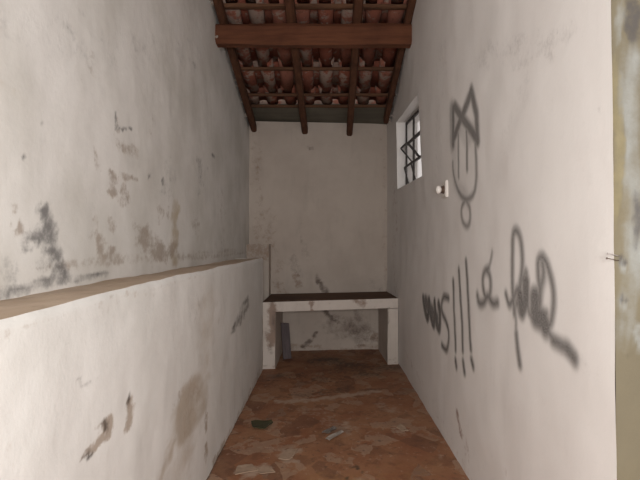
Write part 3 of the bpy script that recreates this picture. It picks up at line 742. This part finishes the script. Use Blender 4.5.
# ---------------------------------------------------------------- scraps on the floor
def flake(name, pts, z, th, material, label, cat, curl=0., group=None):
    bm = bmesh.new(); cx = sum(p[0] for p in pts)/len(pts); cy = sum(p[1] for p in pts)/len(pts)
    rows_ = []
    n = len(pts); P = []
    for i in range(n):          # ragged outline
        a, b = pts[i], pts[(i+1)%n]
        for k in range(4):
            t = k/4; j = .0 if k == 0 else .006
            P.append((a[0]+(b[0]-a[0])*t+random.uniform(-j, j), a[1]+(b[1]-a[1])*t+random.uniform(-j, j)))
    def zz(f, i): return z + curl*f*f*(.5+.5*math.sin(i*1.3))
    for f in (1., .6, .25):
        rows_.append([(bm.verts.new((cx+(p[0]-cx)*f, cy+(p[1]-cy)*f, zz(f, i)+th)), bm.verts.new((cx+(p[0]-cx)*f, cy+(p[1]-cy)*f, zz(f, i)))) for i, p in enumerate(P)])
    m_ = len(P)
    for a, b in zip(rows_[:-1], rows_[1:]):
        for i in range(m_):
            k = (i+1) % m_
            bm.faces.new((a[i][0], a[k][0], b[k][0], b[i][0])); bm.faces.new((a[k][1], a[i][1], b[i][1], b[k][1]))
    for i in range(m_):
        k = (i+1) % m_; bm.faces.new((rows_[0][i][1], rows_[0][k][1], rows_[0][k][0], rows_[0][i][0]))
    bm.faces.new([v[0] for v in rows_[-1]]); bm.faces.new([v[1] for v in rows_[-1]][::-1])
    return tag(obj(name, bm, M[material]), label, cat, group)
def fp(x, y): return (x, y)
flake('fabric_scrap', [(-.645,4.28),(-.50,4.31),(-.46,4.27),(-.50,4.13),(-.60,4.12)], .004, .006, 'scrap_green', 'dark green scrap of cloth lying on the floor near the low left wall', 'scrap', .012)
flake('paper_scrap', [(-.02,3.90),(.10,4.08),(.125,4.05),(.015,3.87)], .006, .003, 'scrap_pale', 'pale narrow strip of paper lying in the middle of the floor', 'scrap', .01)
flake('plastic_scrap', [(-.05,4.02),(.03,4.16),(.07,4.13),(.02,4.03)], .005, .004, 'scrap_grey', 'small grey scrap beside the pale paper strip on the floor', 'scrap', .012)
flake('plaster_flake', [(-.30,3.70),(-.22,3.72),(-.24,3.60),(-.265,3.53),(-.345,3.54)], .004, .005, 'flake', 'beige square flake on the floor, nearer than the green scrap', 'plaster flake', .004, 'plaster flakes on the floor')
flake('plaster_flake', [(.555,4.14),(.60,4.24),(.645,4.08),(.60,4.06)], .004, .005, 'flake', 'small triangular beige flake on the right side of the floor', 'plaster flake', .004, 'plaster flakes on the floor')
flake('plaster_flake', [(-.61,3.42),(-.52,3.46),(-.46,3.36),(-.60,3.30)], .004, .005, 'flake', 'pale flake on the floor near the bottom left, beside the low wall', 'plaster flake', .004, 'plaster flakes on the floor')
flake('plaster_flake', [(-.47,3.40),(-.38,3.42),(-.345,3.34),(-.44,3.31)], .004, .004, 'flake', 'pale flake on the floor at the bottom, second from the low wall', 'plaster flake', .004, 'plaster flakes on the floor')

# ---------------------------------------------------------------- graffiti sprayed on the right wall
def graffito(name, strokes, label, fx=None):
    pts = [p for s in strokes for p in s[2]]; R = .13
    u0, u1 = min(p[0] for p in pts)-R, max(p[0] for p in pts)+R; v0, v1 = min(p[1] for p in pts)-R, max(p[1] for p in pts)+R
    h = .0085; nu = int((u1-u0)/h)+1; nv = int((v1-v0)/h)+1
    val = {}
    for r, a, P in strokes:
        soft = .02 + r*.4; reach = r + soft
        for p, q in zip(P[:-1], P[1:]):
            i0 = int((min(p[0], q[0])-reach-u0)/h); i1 = int((max(p[0], q[0])+reach-u0)/h)+1
            j0 = int((min(p[1], q[1])-reach-v0)/h); j1 = int((max(p[1], q[1])+reach-v0)/h)+1
            dx, dy = q[0]-p[0], q[1]-p[1]; L = dx*dx+dy*dy or 1e-9
            for i in range(i0, i1+1):
                for j in range(j0, j1+1):
                    u, v = u0+i*h, v0+j*h
                    t = max(0, min(1, ((u-p[0])*dx+(v-p[1])*dy)/L))
                    d = math.hypot(u-p[0]-t*dx, v-p[1]-t*dy)
                    w = max(0, min(1, (reach-d)/(2*soft if r < soft else soft*1.5)))*a
                    if w > val.get((i, j), 0): val[(i, j)] = w
    bm = bmesh.new(); lay = bm.verts.layers.float.new('paint'); V = {}
    def gv(i, j):
        if (i, j) not in V:
            y, z = u0+i*h, v0+j*h; w = .5 if y < 2.5 else 1.0
            vt = bm.verts.new((xz(y, z)-w*dz(y, z, 33)-.0035, y, z)); w = val.get((i, j), 0); vt[lay] = .76*w*w*(3-2*w); V[(i, j)] = vt
        return V[(i, j)]
    done = set()
    for (i, j), w in val.items():
        if w <= 0: continue
        for a, b in ((i, j), (i-1, j), (i, j-1), (i-1, j-1)):
            if (a, b) in done: continue
            done.add((a, b)); bm.faces.new((gv(a, b), gv(a+1, b), gv(a+1, b+1), gv(a, b+1)))
    tag(obj(name, bm, M['spray'], None, True), label, 'graffiti', 'grey graffiti sprayed on the right wall')
graffito('graffiti_drawing', G_FIGURE, 'grey sprayed drawing of a rounded shape with a pointed crown, high on the right wall')
graffito('graffiti_writing', G_WORD_LEFT, 'grey sprayed short word followed by three exclamation marks, on the right wall nearest the bench')
graffito('graffiti_letter', G_LETTER, 'single small grey sprayed letter between the exclamation marks and the large word')
graffito('graffiti_writing', G_WORD_RIGHT, 'large grey sprayed cursive word with a thick tail, nearest the camera on the right wall')

# ---------------------------------------------------------------- light and camera
w = bpy.data.worlds.new('world'); bpy.context.scene.world = w; w.use_nodes = True
bg = w.node_tree.nodes['Background']; bg.inputs[0].default_value = (1, .935, .90, 1); bg.inputs[1].default_value = .72
def area(name, loc, rot, sx, sy, e, col):
    l = bpy.data.lights.new(name, 'AREA'); l.shape = 'RECTANGLE'; l.size = sx; l.size_y = sy; l.energy = e; l.color = col
    o = bpy.data.objects.new(name, l); C.objects.link(o); o.location = loc; o.rotation_euler = rot; return o
area('rear_area_light', (.1, -.75, 1.62), (math.radians(90), 0, .0), .55, .6, 103, (1, .965, .93))  # unseen area light added behind the camera, set back to soften the falloff
cam = bpy.data.cameras.new('camera'); cam.sensor_width = 36; cam.lens = 510*36/640; cam.clip_start = .02
co = bpy.data.objects.new('camera', cam); C.objects.link(co); co.location = (0, 0, 1.5)
co.rotation_euler = (PI/2, 0, 0); cam.shift_x = -8/640; cam.shift_y = 4/640
s = bpy.context.scene; s.camera = co
s.view_settings.view_transform = 'Standard'; s.view_settings.look = 'None'; s.view_settings.gamma = 1
s.view_settings.use_curve_mapping = False; s.view_settings.exposure = 0
